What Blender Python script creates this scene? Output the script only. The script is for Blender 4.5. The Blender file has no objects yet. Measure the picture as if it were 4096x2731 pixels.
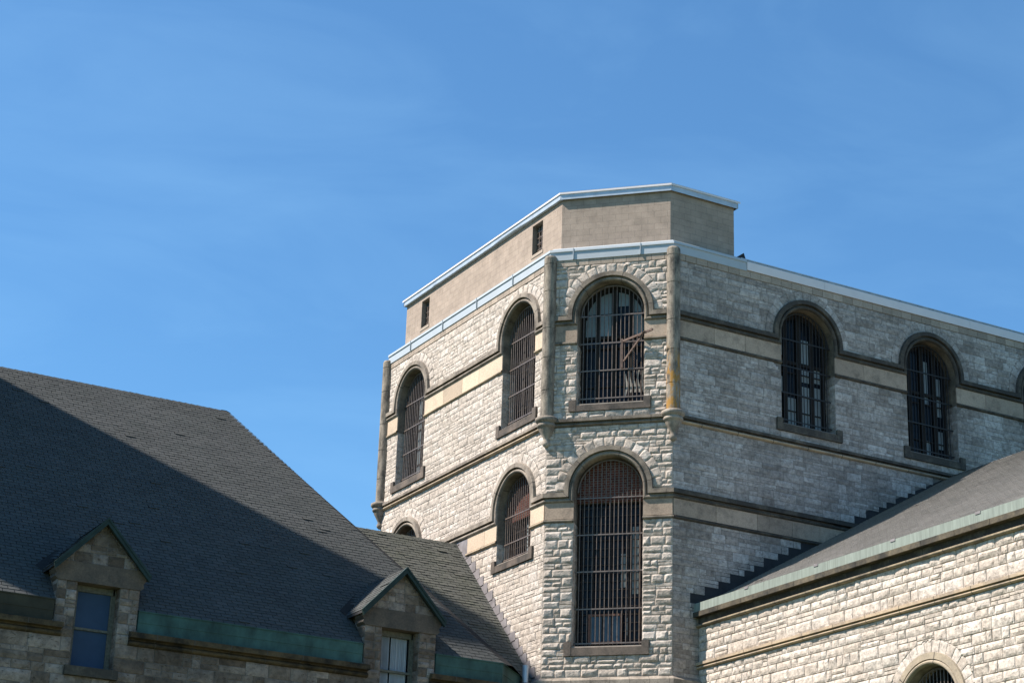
import bpy, math, random
import numpy as np
from mathutils import Matrix, Vector
SC=bpy.context.scene; COL=SC.collection
rng=random.Random(7); nr=np.random.RandomState(11)
C=2.7011; SQ=math.sqrt(2)
# ---------------------------------------------------------------- helpers
class MB:
    def __init__(s): s.v=[];s.f=[];s.t=[];s.uv=[];s.n=0
    def verts(s,a):
        k=s.n; a=[tuple(map(float,p)) for p in a]; s.v+=a; s.n+=len(a); return k
    def face(s,idx,tint=.5,uv=None):
        s.f.append(tuple(idx)); s.t.append(tint); s.uv+= uv if uv else [(0,0)]*len(idx)
    def poly(s,pts,tint=.5,uv=None):
        k=s.verts(pts); s.face(range(k,k+len(pts)),tint,uv)
    def box(s,P,u0,u1,z0,z1,d0,d1,tint=.5):
        c=[P(u,z,d) for d in (d0,d1) for z in (z0,z1) for u in (u0,u1)]
        k=s.verts(c)
        U={0:(u0,z0),1:(u1,z0),2:(u0,z1),3:(u1,z1)}
        for q in ((4,5,7,6),(1,0,2,3),(0,4,6,2),(5,1,3,7),(6,7,3,2),(0,1,5,4)):
            s.face([k+i for i in q],tint,[(U[i%4][0]+(d1 if i>3 else d0),U[i%4][1]) for i in q])
    def grid(s,pts,nu,nv,tint=.5,uv=None,keep=None,flip=False):
        k=s.verts(pts)
        for j in range(nv):
            for i in range(nu):
                a=j*(nu+1)+i; q=(a,a+1,a+nu+2,a+nu+1)
                if keep is not None and not any(keep[x] for x in q): continue
                if flip: q=q[::-1]
                s.face([k+x for x in q],tint if not callable(tint) else tint(i,j),[uv[x] for x in q] if uv else None)
    def tube(s,a,b,r,n=6,tint=.5,caps=True):
        a=Vector(a);b=Vector(b);d=(b-a).normalized();x=d.orthogonal().normalized();y=d.cross(x)
        ring=[x*math.cos(2*math.pi*i/n)*r+y*math.sin(2*math.pi*i/n)*r for i in range(n)]
        k=s.verts([a+p for p in ring]+[b+p for p in ring])
        for i in range(n):
            j=(i+1)%n; s.face((k+i,k+j,k+n+j,k+n+i),tint)
        if caps: s.face([k+i for i in range(n)][::-1],tint); s.face([k+n+i for i in range(n)],tint)
    def lathe(s,cx,cy,prof,n=24,tint=.5):
        k=s.verts([(cx+r*math.cos(2*math.pi*i/n),cy+r*math.sin(2*math.pi*i/n),z) for z,r in prof for i in range(n)])
        for j in range(len(prof)-1):
            for i in range(n):
                a=j*n+i;b=j*n+(i+1)%n
                s.face((k+a,k+a+n,k+b+n,k+b),tint,[(i/4,prof[j][0]),(i/4,prof[j+1][0]),((i+1)/4,prof[j+1][0]),((i+1)/4,prof[j][0])])
    def build(s,name,mat,parent=None,smooth=False):
        me=bpy.data.meshes.new(name)
        off=Vector(parent['_w']) if parent is not None else Vector((0,0,0))
        vs=[(p[0]-off[0],p[1]-off[1],p[2]-off[2]) for p in s.v]
        me.from_pydata(vs,[],s.f)
        at=me.attributes.new('tint','FLOAT','FACE'); at.data.foreach_set('value',s.t)
        ul=me.uv_layers.new(name='UVMap'); ul.data.foreach_set('uv',[c for q in s.uv for c in q])
        if smooth: me.polygons.foreach_set('use_smooth',[True]*len(s.f))
        me.materials.append(mat); me.validate(); me.update()
        o=bpy.data.objects.new(name,me); COL.objects.link(o)
        if parent is not None: o.parent=parent
        o['_w']=tuple(off)
        return o
def thing(name,label,cat,loc,group=None):
    o=bpy.data.objects.new(name,None); COL.objects.link(o); o.location=loc; o['_w']=tuple(map(float,loc))
    o['label']=label;o['category']=cat
    if group:o['group']=group
    o.empty_display_size=.5
    return o
def frame(O,U,N):
    O=np.array(O,float);U=np.array(U,float);N=np.array(N,float)
    def P(u,z,d):
        return (O[0]+U[0]*u+N[0]*d,O[1]+U[1]*u+N[1]*d,z)
    P.O=O;P.U=U;P.N=N
    return P
FL=frame((0,0),(0,-1),(-1,0)); FC=frame((C/2,C/2),(1/SQ,-1/SQ),(-1/SQ,-1/SQ)); FR=frame((0,0),(1,0),(0,-1))
FW=frame((3.61,0),(0,-1),(-1,0)); FV=frame((0,1.7),(1,0),(0,-1))
# ---------------------------------------------------------------- materials
def M(name):
    m=bpy.data.materials.new(name); m.use_nodes=True; nt=m.node_tree; b=nt.nodes['Principled BSDF']
    b.inputs['Specular IOR Level'].default_value=.25; b.inputs['Roughness'].default_value=.85
    return m,nt,b
def nd(nt,t,**k):
    n=nt.nodes.new(t)
    for a,v in k.items():
        if a in n.inputs.keys(): n.inputs[a].default_value=v
        else: setattr(n,a,v)
    return n
def pos(nt,scale=(1,1,1)):
    g=nd(nt,'ShaderNodeNewGeometry'); mp=nd(nt,'ShaderNodeMapping'); mp.inputs['Scale'].default_value=scale
    nt.links.new(g.outputs['Position'],mp.inputs['Vector']); return mp.outputs[0]
def noise(nt,vec,sc,det=4,rough=.6):
    n=nd(nt,'ShaderNodeTexNoise'); n.inputs['Scale'].default_value=sc;n.inputs['Detail'].default_value=det;n.inputs['Roughness'].default_value=rough
    nt.links.new(vec,n.inputs['Vector']); return n.outputs['Fac']
def ramp(nt,fac,stops):
    r=nd(nt,'ShaderNodeValToRGB'); e=r.color_ramp.elements
    while len(e)<len(stops): e.new(.5)
    for x,(p,c) in zip(e,stops): x.position=p; x.color=(*(c if isinstance(c,(tuple,list)) else (c,)*3),1)
    nt.links.new(fac,r.inputs[0]); return r.outputs[0]
def mix(nt,a,b,fac,mode='MIX'):
    m=nd(nt,'ShaderNodeMix',data_type='RGBA',blend_type=mode)
    for s,v in ((0,fac),(6,a),(7,b)):
        if isinstance(v,(tuple,list)): m.inputs[s].default_value=(*v,1)
        elif isinstance(v,(int,float)): m.inputs[s].default_value=v
        else: nt.links.new(v,m.inputs[s])
    return m.outputs[2]
def bump(nt,b,h,dist,strength=1):
    n=nd(nt,'ShaderNodeBump'); n.inputs['Distance'].default_value=dist; n.inputs['Strength'].default_value=strength
    nt.links.new(h,n.inputs['Height']); nt.links.new(n.outputs[0],b.inputs['Normal'])
def tint(nt):
    return nd(nt,'ShaderNodeAttribute',attribute_name='tint').outputs['Fac']
def add(nt,a,b):
    m=nd(nt,'ShaderNodeMath',operation='ADD'); nt.links.new(a,m.inputs[0]); nt.links.new(b,m.inputs[1]); return m.outputs[0]
def mat_stone(name,lo,mid,hi,pit=.5,pitcol=(.10,.085,.07),stain=.25,bd=.02):
    m,nt,b=M(name); p=pos(nt)
    c=ramp(nt,tint(nt),[(0,lo),(.45,mid),(1,hi)])
    c=mix(nt,c,(.62,.6,.56),ramp(nt,noise(nt,p,9,5),[(.35,.0),(.8,.5)]),'MULTIPLY') if False else c
    f=ramp(nt,noise(nt,p,7,6,.7),[(.38,.62),(.62,1.06)]); c=mix(nt,c,f,1,'MULTIPLY')
    big=ramp(nt,noise(nt,p,.55,3),[(.4,1-stain),(.62,1.0)]); c=mix(nt,c,big,1,'MULTIPLY')
    pf=ramp(nt,noise(nt,pos(nt,(1,1,1.7)),6.5,5,.75),[(.555,0),(.66,pit)]); c=mix(nt,c,pitcol,pf)
    nt.links.new(c,b.inputs['Base Color']); bump(nt,b,noise(nt,p,14,6,.75),bd)
    return m
def mat_sand(name,base,dark,lo,hi,joint=0,streak=(1,1,1),bd=.006,gray=None):
    m,nt,b=M(name); p=pos(nt,streak)
    f=ramp(nt,noise(nt,p,1.6,7,.7),[(lo,0),(hi,1)])
    c=mix(nt,base,dark,f)
    v=ramp(nt,tint(nt),[(0,.72),(1,1.12)]); c=mix(nt,c,v,1,'MULTIPLY')
    c=mix(nt,c,ramp(nt,noise(nt,pos(nt),22,4),[(.3,.8),(.7,1.1)]),1,'MULTIPLY')
    if joint:
        u=nd(nt,'ShaderNodeUVMap'); br=nd(nt,'ShaderNodeTexBrick'); br.offset=0
        for k,x in (('Scale',1),('Mortar Size',.012),('Brick Width',joint),('Row Height',50)): br.inputs[k].default_value=x
        mp=nd(nt,'ShaderNodeMapping'); mp.inputs['Location'].default_value=(.3,20,0)
        nt.links.new(u.outputs[0],mp.inputs[0]); nt.links.new(mp.outputs[0],br.inputs['Vector'])
        c=mix(nt,c,(.07,.06,.05),br.outputs['Fac'])
    nt.links.new(c,b.inputs['Base Color']); bump(nt,b,noise(nt,pos(nt),25,5),bd)
    return m
def mat_flat(name,col,rough=.7,metal=0,var=.15,sc=4,stretch=(1,1,1),spec=.25,bd=0):
    m,nt,b=M(name)
    c=mix(nt,col,ramp(nt,noise(nt,pos(nt,stretch),sc,5),[(.3,1-var),(.7,1+var)]),1,'MULTIPLY')
    nt.links.new(c,b.inputs['Base Color']); b.inputs['Roughness'].default_value=rough; b.inputs['Metallic'].default_value=metal
    b.inputs['Specular IOR Level'].default_value=spec
    if bd: bump(nt,b,noise(nt,pos(nt,stretch),sc*2,4),bd)
    return m
def mat_brick(name,c1,c2,mortar,bw,rh,ms=.012,stain=0,bd=.003):
    m,nt,b=M(name); u=nd(nt,'ShaderNodeUVMap'); br=nd(nt,'ShaderNodeTexBrick')
    for k,x in (('Scale',1),('Mortar Size',ms),('Brick Width',bw),('Row Height',rh),('Bias',0),('Mortar Smooth',.2)): br.inputs[k].default_value=x
    br.inputs['Color1'].default_value=(*c1,1);br.inputs['Color2'].default_value=(*c2,1);br.inputs['Mortar'].default_value=(*mortar,1)
    nt.links.new(u.outputs[0],br.inputs['Vector'])
    c=mix(nt,br.outputs['Color'],ramp(nt,noise(nt,pos(nt),2.2,5,.65),[(.3,.78),(.7,1.1)]),1,'MULTIPLY')
    c=mix(nt,c,ramp(nt,noise(nt,pos(nt),40,2),[(.3,.9),(.7,1.08)]),1,'MULTIPLY')
    if stain: c=mix(nt,c,(.12,.10,.08),ramp(nt,noise(nt,pos(nt,(1.2,1.2,.35)),1.7,5,.7),[(.58,0),(.8,stain)]))
    nt.links.new(c,b.inputs['Base Color']); iv=nd(nt,'ShaderNodeMath',operation='SUBTRACT'); iv.inputs[0].default_value=1
    nt.links.new(br.outputs['Fac'],iv.inputs[1]); bump(nt,b,iv.outputs[0],bd)
    return m
S_L=mat_stone('limestone_bright',(.52,.452,.385),(.58,.51,.44),(.64,.575,.51),.85,stain=.12)
S_C=mat_stone('limestone_rock_face',(.47,.40,.335),(.55,.475,.405),(.61,.54,.475),.5,stain=.15,bd=.015)
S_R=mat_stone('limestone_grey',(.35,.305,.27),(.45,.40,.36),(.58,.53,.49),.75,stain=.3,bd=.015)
S_W=mat_stone('limestone_wing',(.53,.458,.385),(.585,.51,.437),(.64,.572,.50),.75,stain=.10)
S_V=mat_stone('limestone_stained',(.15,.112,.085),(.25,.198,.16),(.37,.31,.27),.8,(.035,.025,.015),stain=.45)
MORT=mat_flat('mortar',(.36,.31,.26),.95,var=.2)
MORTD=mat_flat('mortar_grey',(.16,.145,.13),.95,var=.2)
SAND=mat_sand('sandstone_buff',(.54,.43,.32),(.40,.33,.255),.5,.75,0)
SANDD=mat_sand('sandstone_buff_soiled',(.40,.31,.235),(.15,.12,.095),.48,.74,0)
WEAL=mat_sand('moulding_weathered',(.36,.31,.255),(.11,.094,.078),.35,.68,1.15)
WEAC=mat_sand('moulding_weathered_c',(.30,.252,.198),(.085,.073,.06),.35,.66,1.15)
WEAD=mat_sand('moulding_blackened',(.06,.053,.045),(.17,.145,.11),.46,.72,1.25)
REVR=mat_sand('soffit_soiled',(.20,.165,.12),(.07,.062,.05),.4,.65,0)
ROLLB=mat_sand('roll_buff',(.46,.36,.25),(.22,.185,.15),.45,.7,1.3)
COLM=mat_sand('column_weathered',(.31,.268,.215),(.085,.076,.064),.40,.64,0,(3.5,3.5,1.2))
BLOCK=mat_brick('concrete_block',(.35,.282,.228),(.315,.254,.205),(.24,.198,.162),.41,.205,.006,.3)
BRICK=mat_brick('red_brick',(.16,.045,.03),(.10,.03,.022),(.20,.16,.13),.21,.075,.009)
CAPST=mat_sand('capping_ashlar',(.38,.315,.255),(.3,.25,.19),.5,.8,0)
METAL=mat_flat('painted_metal_pale',(.37,.41,.44),.45,0,.05,2,spec=.4)
METALW=mat_flat('painted_metal_white',(.66,.62,.62),.4,0,.04,2,spec=.4)
METALG=mat_flat('galvanised_coping',(.42,.47,.52),.4,.3,.15,3,spec=.4)
COPPER=mat_flat('copper_patina',(.20,.232,.205),.8,0,.22,3,(6,6,.5))
COPD=mat_flat('copper_patina_dark',(.033,.078,.070),.65,0,.55,1.2,(1.5,1.5,.9))
COPB=mat_flat('copper_browned',(.035,.032,.02),.7,0,.5,1.2)
COPT=mat_flat('copper_trim_dark',(.016,.032,.029),.6,0,.3,3)
LEAD=mat_flat('lead_flashing',(.20,.185,.19),.6,0,.25,3)
TAR=mat_flat('tarred_flashing',(.032,.032,.034),.85,0,.3,3)
IRON=mat_flat('iron_bars',(.135,.105,.088),.45,.2,.35,9,spec=.5)
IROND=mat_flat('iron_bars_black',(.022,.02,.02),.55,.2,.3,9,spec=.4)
RBR=mat_flat('rusted_brown_iron',(.125,.085,.07),.8,0,.4,12)
RUSTD=mat_flat('old_steel_sash',(.042,.030,.024),.8,0,.5,5)
RUST=mat_flat('rusty_iron',(.20,.10,.075),.8,0,.4,12)
WOOD=mat_flat('old_timber',(.022,.018,.016),.8,0,.4,8,(1,1,.3))
PAINT=mat_flat('flaking_paint',(.11,.105,.085),.7,0,.35,14)
PALE=mat_flat('pale_blind',(.21,.245,.255),.5,0,.12,3)
HOP=mat_flat('grimy_pane',(.045,.07,.095),.25,0,.3,2,spec=.4)
SILL=mat_sand('sill_weathered',(.17,.135,.11),(.06,.054,.048),.35,.62,0)
CURT=mat_flat('curtain',(.5,.52,.56),.9,0,.1,3)
BLUE=mat_flat('blue_blind',(.028,.055,.105),.7,0,.12,2)
STUMP=mat_flat('old_cloth',(.3,.28,.25),.9,0,.2,5)
def mat_glass():
    m,nt,b=M('dark_glass'); b.inputs['Base Color'].default_value=(.010,.013,.018,1); b.inputs['Roughness'].default_value=.08
    b.inputs['Specular IOR Level'].default_value=.12
    bump(nt,b,noise(nt,pos(nt),2.5,2),.01,.6); return m
GLASS=mat_glass()
def mat_shingle(name,lo,hi,moss):
    m,nt,b=M(name); c=ramp(nt,tint(nt),[(0,lo),(1,hi)])
    c=mix(nt,c,ramp(nt,noise(nt,pos(nt),.7,4),[(.35,.92),(.65,1.06)]),1,'MULTIPLY')
    c=mix(nt,c,moss,ramp(nt,noise(nt,pos(nt),1.1,5,.7),[(.45,0),(.8,.5)]))
    c=mix(nt,c,ramp(nt,noise(nt,pos(nt),60,3),[(.3,.75),(.7,1.2)]),1,'MULTIPLY')
    nt.links.new(c,b.inputs['Base Color']); bump(nt,b,noise(nt,pos(nt),90,2),.004); return m
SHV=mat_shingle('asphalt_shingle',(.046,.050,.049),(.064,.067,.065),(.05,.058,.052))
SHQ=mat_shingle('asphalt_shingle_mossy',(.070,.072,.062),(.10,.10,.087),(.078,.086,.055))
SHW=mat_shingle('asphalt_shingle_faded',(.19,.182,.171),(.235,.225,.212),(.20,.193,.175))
SHD=mat_flat('shingle_underlay',(.02,.02,.02),.9)
# column lichen
nt=COLM.node_tree; b=nt.nodes['Principled BSDF']; src=b.inputs['Base Color'].links[0].from_socket
sx=nd(nt,'ShaderNodeSeparateXYZ'); g=nd(nt,'ShaderNodeNewGeometry'); nt.links.new(g.outputs['Position'],sx.inputs[0])
mz=nd(nt,'ShaderNodeMapRange'); [setattr(mz.inputs[i],'default_value',v) for i,v in ((1,22.7),(2,21.9),(3,0),(4,1))]; nt.links.new(sx.outputs['Z'],mz.inputs[0])
my=nd(nt,'ShaderNodeMapRange'); [setattr(my.inputs[i],'default_value',v) for i,v in ((1,1.2),(2,.8),(3,0),(4,1))]; nt.links.new(sx.outputs['Y'],my.inputs[0])
nn=ramp(nt,noise(nt,pos(nt,(2.5,2.5,.8)),2.1,5,.7),[(.47,0),(.57,.9)])
q1=mix(nt,mz.outputs[0],my.outputs[0],1,'MULTIPLY'); q1=mix(nt,q1,nn,1,'MULTIPLY')
c=mix(nt,src,(.33,.17,.03),q1); nt.links.new(c,b.inputs['Base Color'])
# ---------------------------------------------------------------- masonry
def stone(mb,P,u0,u1,v0,v1,rel,tn,g=.05,mask=None,gap=.0045,edge=.02,uvP=None):
    u0+=gap;u1-=gap;v0+=gap;v1-=gap
    if u1-u0<.02 or v1-v0<.02: return
    nu=max(1,int(round((u1-u0)/g))-1); nv=max(1,int(round((v1-v0)/g))-1)
    q=min(.013,(u1-u0)*.2,(v1-v0)*.2); us=np.r_[u0,np.linspace(u0+q,u1-q,nu+1),u1]; vs=np.r_[v0,np.linspace(v0+q,v1-q,nv+1),v1]; A,B=np.meshgrid(us,vs); nu+=2; nv+=2
    A=A.copy();B=B.copy()
    A[2:-2,2:-2]+=nr.uniform(-.3,.3,A[2:-2,2:-2].shape)*(u1-u0)/nu; B[2:-2,2:-2]+=nr.uniform(-.3,.3,B[2:-2,2:-2].shape)*(v1-v0)/nv
    e=np.where(np.minimum(np.minimum(A-u0,u1-A),np.minimum(B-v0,v1-B))<1e-6,0,np.clip(.35+.65*np.minimum(np.minimum(A-u0,u1-A),np.minimum(B-v0,v1-B))/.05,0,1))
    s=(A-u0)/(u1-u0);t=(B-v0)/(v1-v0); k=nr.uniform(0,1,(3,3))
    def w(x,i): return np.clip(1-abs(x*2-i),0,1)
    sm=sum(k[j,i]*w(s,i)*w(t,j) for i in range(3) for j in range(3))
    fc=np.min([nr.uniform(.75,1.25)+nr.uniform(-1.3,1.3)*(s-nr.uniform(.3,.7))+nr.uniform(-1.1,1.5)*(t-nr.uniform(.3,.7)) for _ in range(3)],axis=0)
    H=.004+rel*e*(.15+.75*np.clip(fc,.0,1.25)+.15*sm+.12*nr.uniform(0,1,A.shape))
    keep=None
    if mask is not None:
        ins=mask(A,B); H=np.where(ins,-.02,H); keep=(~ins).ravel()
        if not keep.any(): return
    pts=[P(a,b_,h) for a,b_,h in zip(A.ravel(),B.ravel(),H.ravel())]
    mb.grid(pts,nu,nv,tn,None,keep)
def rows(breaks,h,jit=.27):
    out=[]
    for a,b_ in zip(breaks[:-1],breaks[1:]):
        n=max(1,int(round((b_-a)/h))); hs=[1+rng.uniform(-jit,jit) for _ in range(n)]; t=sum(hs); z=a
        for q in hs: out.append((z,z+q/t*(b_-a))); z+=q/t*(b_-a)
    return out
def subtract(iv,ex):
    for (a,b_) in ex:
        o=[]
        for (x,y) in iv:
            if b_<=x or a>=y: o.append((x,y)); continue
            if a>x: o.append((x,a))
            if b_<y: o.append((b_,y))
        iv=o
    return iv
def masonry(mb,P,rws,u0,u1,excl,rel,g=.05,l=(.25,.62),mask=None,split=.3,tf=lambda:rng.random(),gap=.0045,edge=.02):
    for (z0,z1) in rws:
        for (a,b_) in subtract([(u0,u1)],excl(z0,z1) if excl else []):
            x=a
            while x<b_-.02:
                w=rng.uniform(*l)
                if b_-(x+w)<l[0]*.7: w=b_-x
                if z1-z0>.16 and rng.random()<split:
                    zm=z0+(z1-z0)*rng.choice((.5,.5,.4,.62))
                    for (p,q) in ((z0,zm),(zm,z1)):
                        if rng.random()<.4 and w>.4:
                            xm=x+w*rng.uniform(.35,.65); stone(mb,P,x,xm,p,q,rel*.8,tf(),g,mask,gap,edge); stone(mb,P,xm,x+w,p,q,rel*.8,tf(),g,mask,gap,edge)
                        else: stone(mb,P,x,x+w,p,q,rel*.85,tf(),g,mask,gap,edge)
                else: stone(mb,P,x,x+w,z0,z1,rel*rng.uniform(.7,1.15),tf(),g,mask,gap,edge)
                x+=w
RO,RL,RV=1.03,1.32,1.62
def arcmask(wins):
    def m(A,B):
        r=np.zeros(A.shape,bool)
        for (uc,zs) in wins: r|=((A-uc)**2+(B-zs)**2<(RV-.03)**2)
        return r
    return m
def backing(mb,P,u0,u1,z0,z1,wins,d=0):
    """flat wall with arched openings; wins: (uc, z_bottom, z_spring)"""
    def rect(a,b_,c,e): 
        if b_-a>1e-4 and e-c>1e-4: mb.poly([P(a,c,d),P(b_,c,d),P(b_,e,d),P(a,e,d)])
    cuts=sorted({z0,z1}|{w[1] for w in wins}|{w[2] for w in wins}|{w[2]+RO+.05 for w in wins})
    cuts=[c for c in cuts if z0<=c<=z1]
    for a,b_ in zip(cuts[:-1],cuts[1:]):
        ex=[];
        for (uc,zb,zs) in wins:
            if a>=zb-1e-6 and b_<=zs+RO+.06: ex.append((uc-RO-.001,uc+RO+.001))
        for (x,y) in subtract([(u0,u1)],ex): rect(x,y,a,b_)
    for (uc,zb,zs) in wins:
        n=28; zt=zs+RO+.05
        for i in range(n):
            t0=math.pi*(1-i/n);t1=math.pi*(1-(i+1)/n)
            a=(uc+RO*math.cos(t0),zs+RO*math.sin(t0));b_=(uc+RO*math.cos(t1),zs+RO*math.sin(t1))
            mb.poly([P(a[0],a[1],d),P(b_[0],b_[1],d),P(b_[0],zt,d),P(a[0],zt,d)])
def voussoirs(mb,P,uc,zs,rel,n=15,tf=lambda:rng.random(),g=.05):
    for i in range(n):
        a0=math.pi*(1-i/n);a1=math.pi*(1-(i+1)/n)
        def Q(s,r,d,a0=a0,a1=a1):
            t=a0+(a1-a0)*s/.35; return P(uc+r*math.cos(t),zs+r*math.sin(t),d+.012)
        stone(mb,Q,0,.35,RL-.02,RV,rel*rng.uniform(.7,1.1),tf(),g,None,.006,.03)
def sweep(mb,P,u0,u1,z0,wins,prof,e0=0,e1=0,narc=26,tint=.5):
    """moulding: prof=[(w,d)]; follows the opening edges and arches of wins [(uc,zs)]"""
    L=[]
    for (w,d) in prof:
        pl=[(u0-e0*d,z0+w)]
        for (uc,zs) in wins:
            r=RO+w
            pl+= [(uc-r,z0+w),(uc-r,zs)]+[(uc-r*math.cos(math.pi*i/narc),zs+r*math.sin(math.pi*i/narc)) for i in range(1,narc)]+[(uc+r,zs),(uc+r,z0+w)]
        pl.append((u1+e1*d,z0+w)); L.append([(u,z,d) for u,z in pl])
    n=len(L[0]); 
    s=[0.]
    for i in range(1,n): s.append(s[-1]+math.dist(L[0][i][:2],L[0][i-1][:2]))
    pts=[P(*q) for row in L for q in row]; uv=[(s[i],j*.02) for j in range(len(L)) for i in range(n)]
    mb.grid(pts,n-1,len(L)-1,lambda i,j:.5,uv)
def rollprof(w0,w1,d0,d1,n=7):
    c=(w0+w1)/2;h=(w1-w0)/2
    return [(c-h*math.cos(math.pi*i/n),d0+(d1-d0)*math.sin(math.pi*i/n)) for i in range(n+1)]
# profiles: roll with a groove then a ledge
PROLL=[(0,0)]+rollprof(0.0,.12,.01,.095)+[(.122,-.01),(.155,-.01),(.158,.125),(.29,.12),(.31,0)]
PBELT=[(0,0)]+rollprof(0.0,.10,.0,.10)+[(.105,.03),(.135,.03),(.14,.13),(.225,.13),(.25,0)]
PLIL=[(-.02,0)]+rollprof(0,.085,.03,.075,5)+[(.09,.035),(.1,0)]
PT=.4142
def bars(mb,P,uc,zb,zs,cross,step=.128,d=-.22,r=.0145):
    R=.965; n=int(R/step)
    off=0 if True else step/2
    for i in range(-n,n+1):
        u=i*step
        if abs(u)>R-.02: continue
        zt=zs+math.sqrt(R*R-u*u)
        mb.tube(P(uc+u,zb+.08,d),P(uc+u,zt,d),r,6)
    for z in cross: mb.box(P,uc-RO-.02,uc+RO+.02,z-.02,z+.02,d+r,d+r+.012)
    m=22
    for i in range(m):
        a,b_=math.pi*i/m,math.pi*(i+1)/m
        mb.tube(P(uc+R*math.cos(a),zs+R*math.sin(a),d),P(uc+R*math.cos(b_),zs+R*math.sin(b_),d),.022,6,caps=False)
def disc(mb,P,uc,zb,zs,R,d,tn=.5):
    pts=[(uc-R,zb),(uc+R,zb)]+[(uc+R*math.cos(math.pi*i/24),zs+R*math.sin(math.pi*i/24)) for i in range(25)]
    mb.poly([P(u,z,d) for u,z in pts],tn,[(u,z) for u,z in pts])
def clipz(uc,u,zs,R): return zs+math.sqrt(max(0,R*R-(u-uc)**2))
def panel(mb,P,uc,zs,u0,u1,z0,z1,R,d,n=5,tn=.5):
    """rectangle clipped above by the arch"""
    lo=[];hi=[]
    for i in range(n+1):
        u=u0+(u1-u0)*i/n; z=min(z1,clipz(uc,u,zs,R)); lo.append((u,z0)); hi.append((u,max(z,z0)))
    for i in range(n): mb.poly([P(*lo[i],d),P(*lo[i+1],d),P(*hi[i+1],d),P(*hi[i],d)],tn)
def window(parent,P,uc,zb,zs,zsb,style,jstone,jmat,sillmat,ironmat,cross,pale=()):
    """one arched barred window: its mesh is the frame; glass, bars, reveal and sill are its pieces"""
    # frame
    f=MB(); D=-.46
    if style=='timber':
        n=24
        for R0,R1,dd in ((.90,1.04,D),(.86,.90,D-.03)):
            pts=[];
            for i in range(n+1):
                a=math.pi*i/n; pts.append((uc+R0*math.cos(a),zs+R0*math.sin(a),R0)); 
            ring0=[P(uc+R0*math.cos(math.pi*i/n),zs+R0*math.sin(math.pi*i/n),dd) for i in range(n+1)]
            ring1=[P(uc+R1*math.cos(math.pi*i/n),zs+R1*math.sin(math.pi*i/n),dd) for i in range(n+1)]
            f.grid(ring1+ring0,n,1)
        for s in (-1,1): f.box(P,uc+s*.97-.07,uc+s*.97+.07,zb,zs,D-.06,D)
        f.box(P,uc-.085,uc+.085,zb,zs+.93,D-.05,D+.03)
        for s in (-1,1): f.box(P,uc+s*.52-.065,uc+s*.52+.065,zb,zs+.74,D-.05,D+.01)
        zz=zs-.62
        f.box(P,uc-.93,uc+.93,zz-.05,zz+.05,D-.05,D+.005)
        for z in (zs+.14,zs-.95,zs-1.65,zs-2.2): 
            if z>zb: f.box(P,uc-.9,uc+.9,z-.017,z+.017,D-.05,D-.015)
        f.box(P,uc-.97,uc+.97,zb,zb+.1,D-.06,D+.02)
        fm=WOOD
    else:
        z1=zs-.28
        for i in range(-5,6):
            u=uc+i*.175; f.box(P,u-.011,u+.011,zb,z1,D,D+.025,rng.random())
        z=zb+.02
        while z<z1: f.box(P,uc-.98,uc+.98,z-.009,z+.009,D,D+.02); z+=.245
        f.box(P,uc-1.0,uc+1.0,z1-.03,z1+.03,D-.02,D+.04)
        for s in (-1,1): f.box(P,uc+s*.985-.02,uc+s*.985+.02,zb,z1,D-.02,D+.04)
        if zb<14:
            for (a,b_,c,e) in ((-.62,.34,.05,.09),(-.62,.34,.83,.89),(-.64,-.58,.05,.89),(.30,.36,.05,.89),(-.25,-.21,.09,.83),(.02,.05,.09,.83)):
                f.box(P,uc+a,uc+b_,zb+c+.12,zb+e+.12,D+.03,D+.06)
        fm=RUSTD
        hop=True
    w=f.build('window',fm,parent)
    g=MB(); disc(g,P,uc,zb-.02,zs if style=='timber' else zs,1.03,D-.07); g.build('glass_pane',GLASS,w)
    if style!='timber' and zb<14:
        for (a,b_) in ((-.58,-.25),(-.21,.02),(.05,.30)):
            k=MB(); k.poly([P(uc+a,zb+.21,D+.035),P(uc+b_,zb+.21,D+.035),P(uc+b_,zb+.95,D+.035),P(uc+a,zb+.95,D+.035)]); k.build('hopper_pane',HOP,w)
        k=MB()
        for (a,b_,c,e) in ((-.64,.36,.15,.21),(-.64,.36,.95,1.01),(-.64,-.58,.21,.95),(.30,.36,.21,.95)): k.box(P,uc+a,uc+b_,zb+c,zb+e,D+.02,D+.075)
        k.build('hopper_frame',RUST,w)
    if style!='timber':
        k=MB(); z1=zs-.28
        pts=[(uc-RO,z1),(uc+RO,z1)]+[(uc+RO*math.cos(math.pi*i/24),zs+RO*math.sin(math.pi*i/24)) for i in range(25)]
        k.poly([P(u,z,D+.09) for u,z in pts],.5,[(u,z) for u,z in pts])
        k.poly([P(uc-RO,z1,D-.05),P(uc+RO,z1,D-.05),P(uc+RO,z1,D+.09),P(uc-RO,z1,D+.09)])
        for s in (1,): k.box(P,uc+s*1.0-.04,uc+s*1.0+.03,zb,z1,D-.02,D+.09)
        k.build('brick_infill',BRICK,w)
    if pale:
        for (a,b_,c,e) in pale: k=MB(); panel(k,P,uc,zs,uc+a,uc+b_,c,e,.86,D-.05); k.build('blind',PALE,w)
    # reveal: arch soffit + jambs
    rv=MB(); n=26; o=[(uc-RO,zs-.95 if jstone else zb)]+[(uc-RO*math.cos(math.pi*i/n),zs+RO*math.sin(math.pi*i/n)) for i in range(n+1)]+[(uc+RO,zs-.95 if jstone else zb)]
    rv.grid([P(u,z,.0) for u,z in o]+[P(u,z,-.56) for u,z in o],len(o)-1,1,.5,[(i*.12,0) for i in range(len(o))]+[(i*.12,.5) for i in range(len(o))])
    rv.build('arch_soffit',jmat,w)
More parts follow.
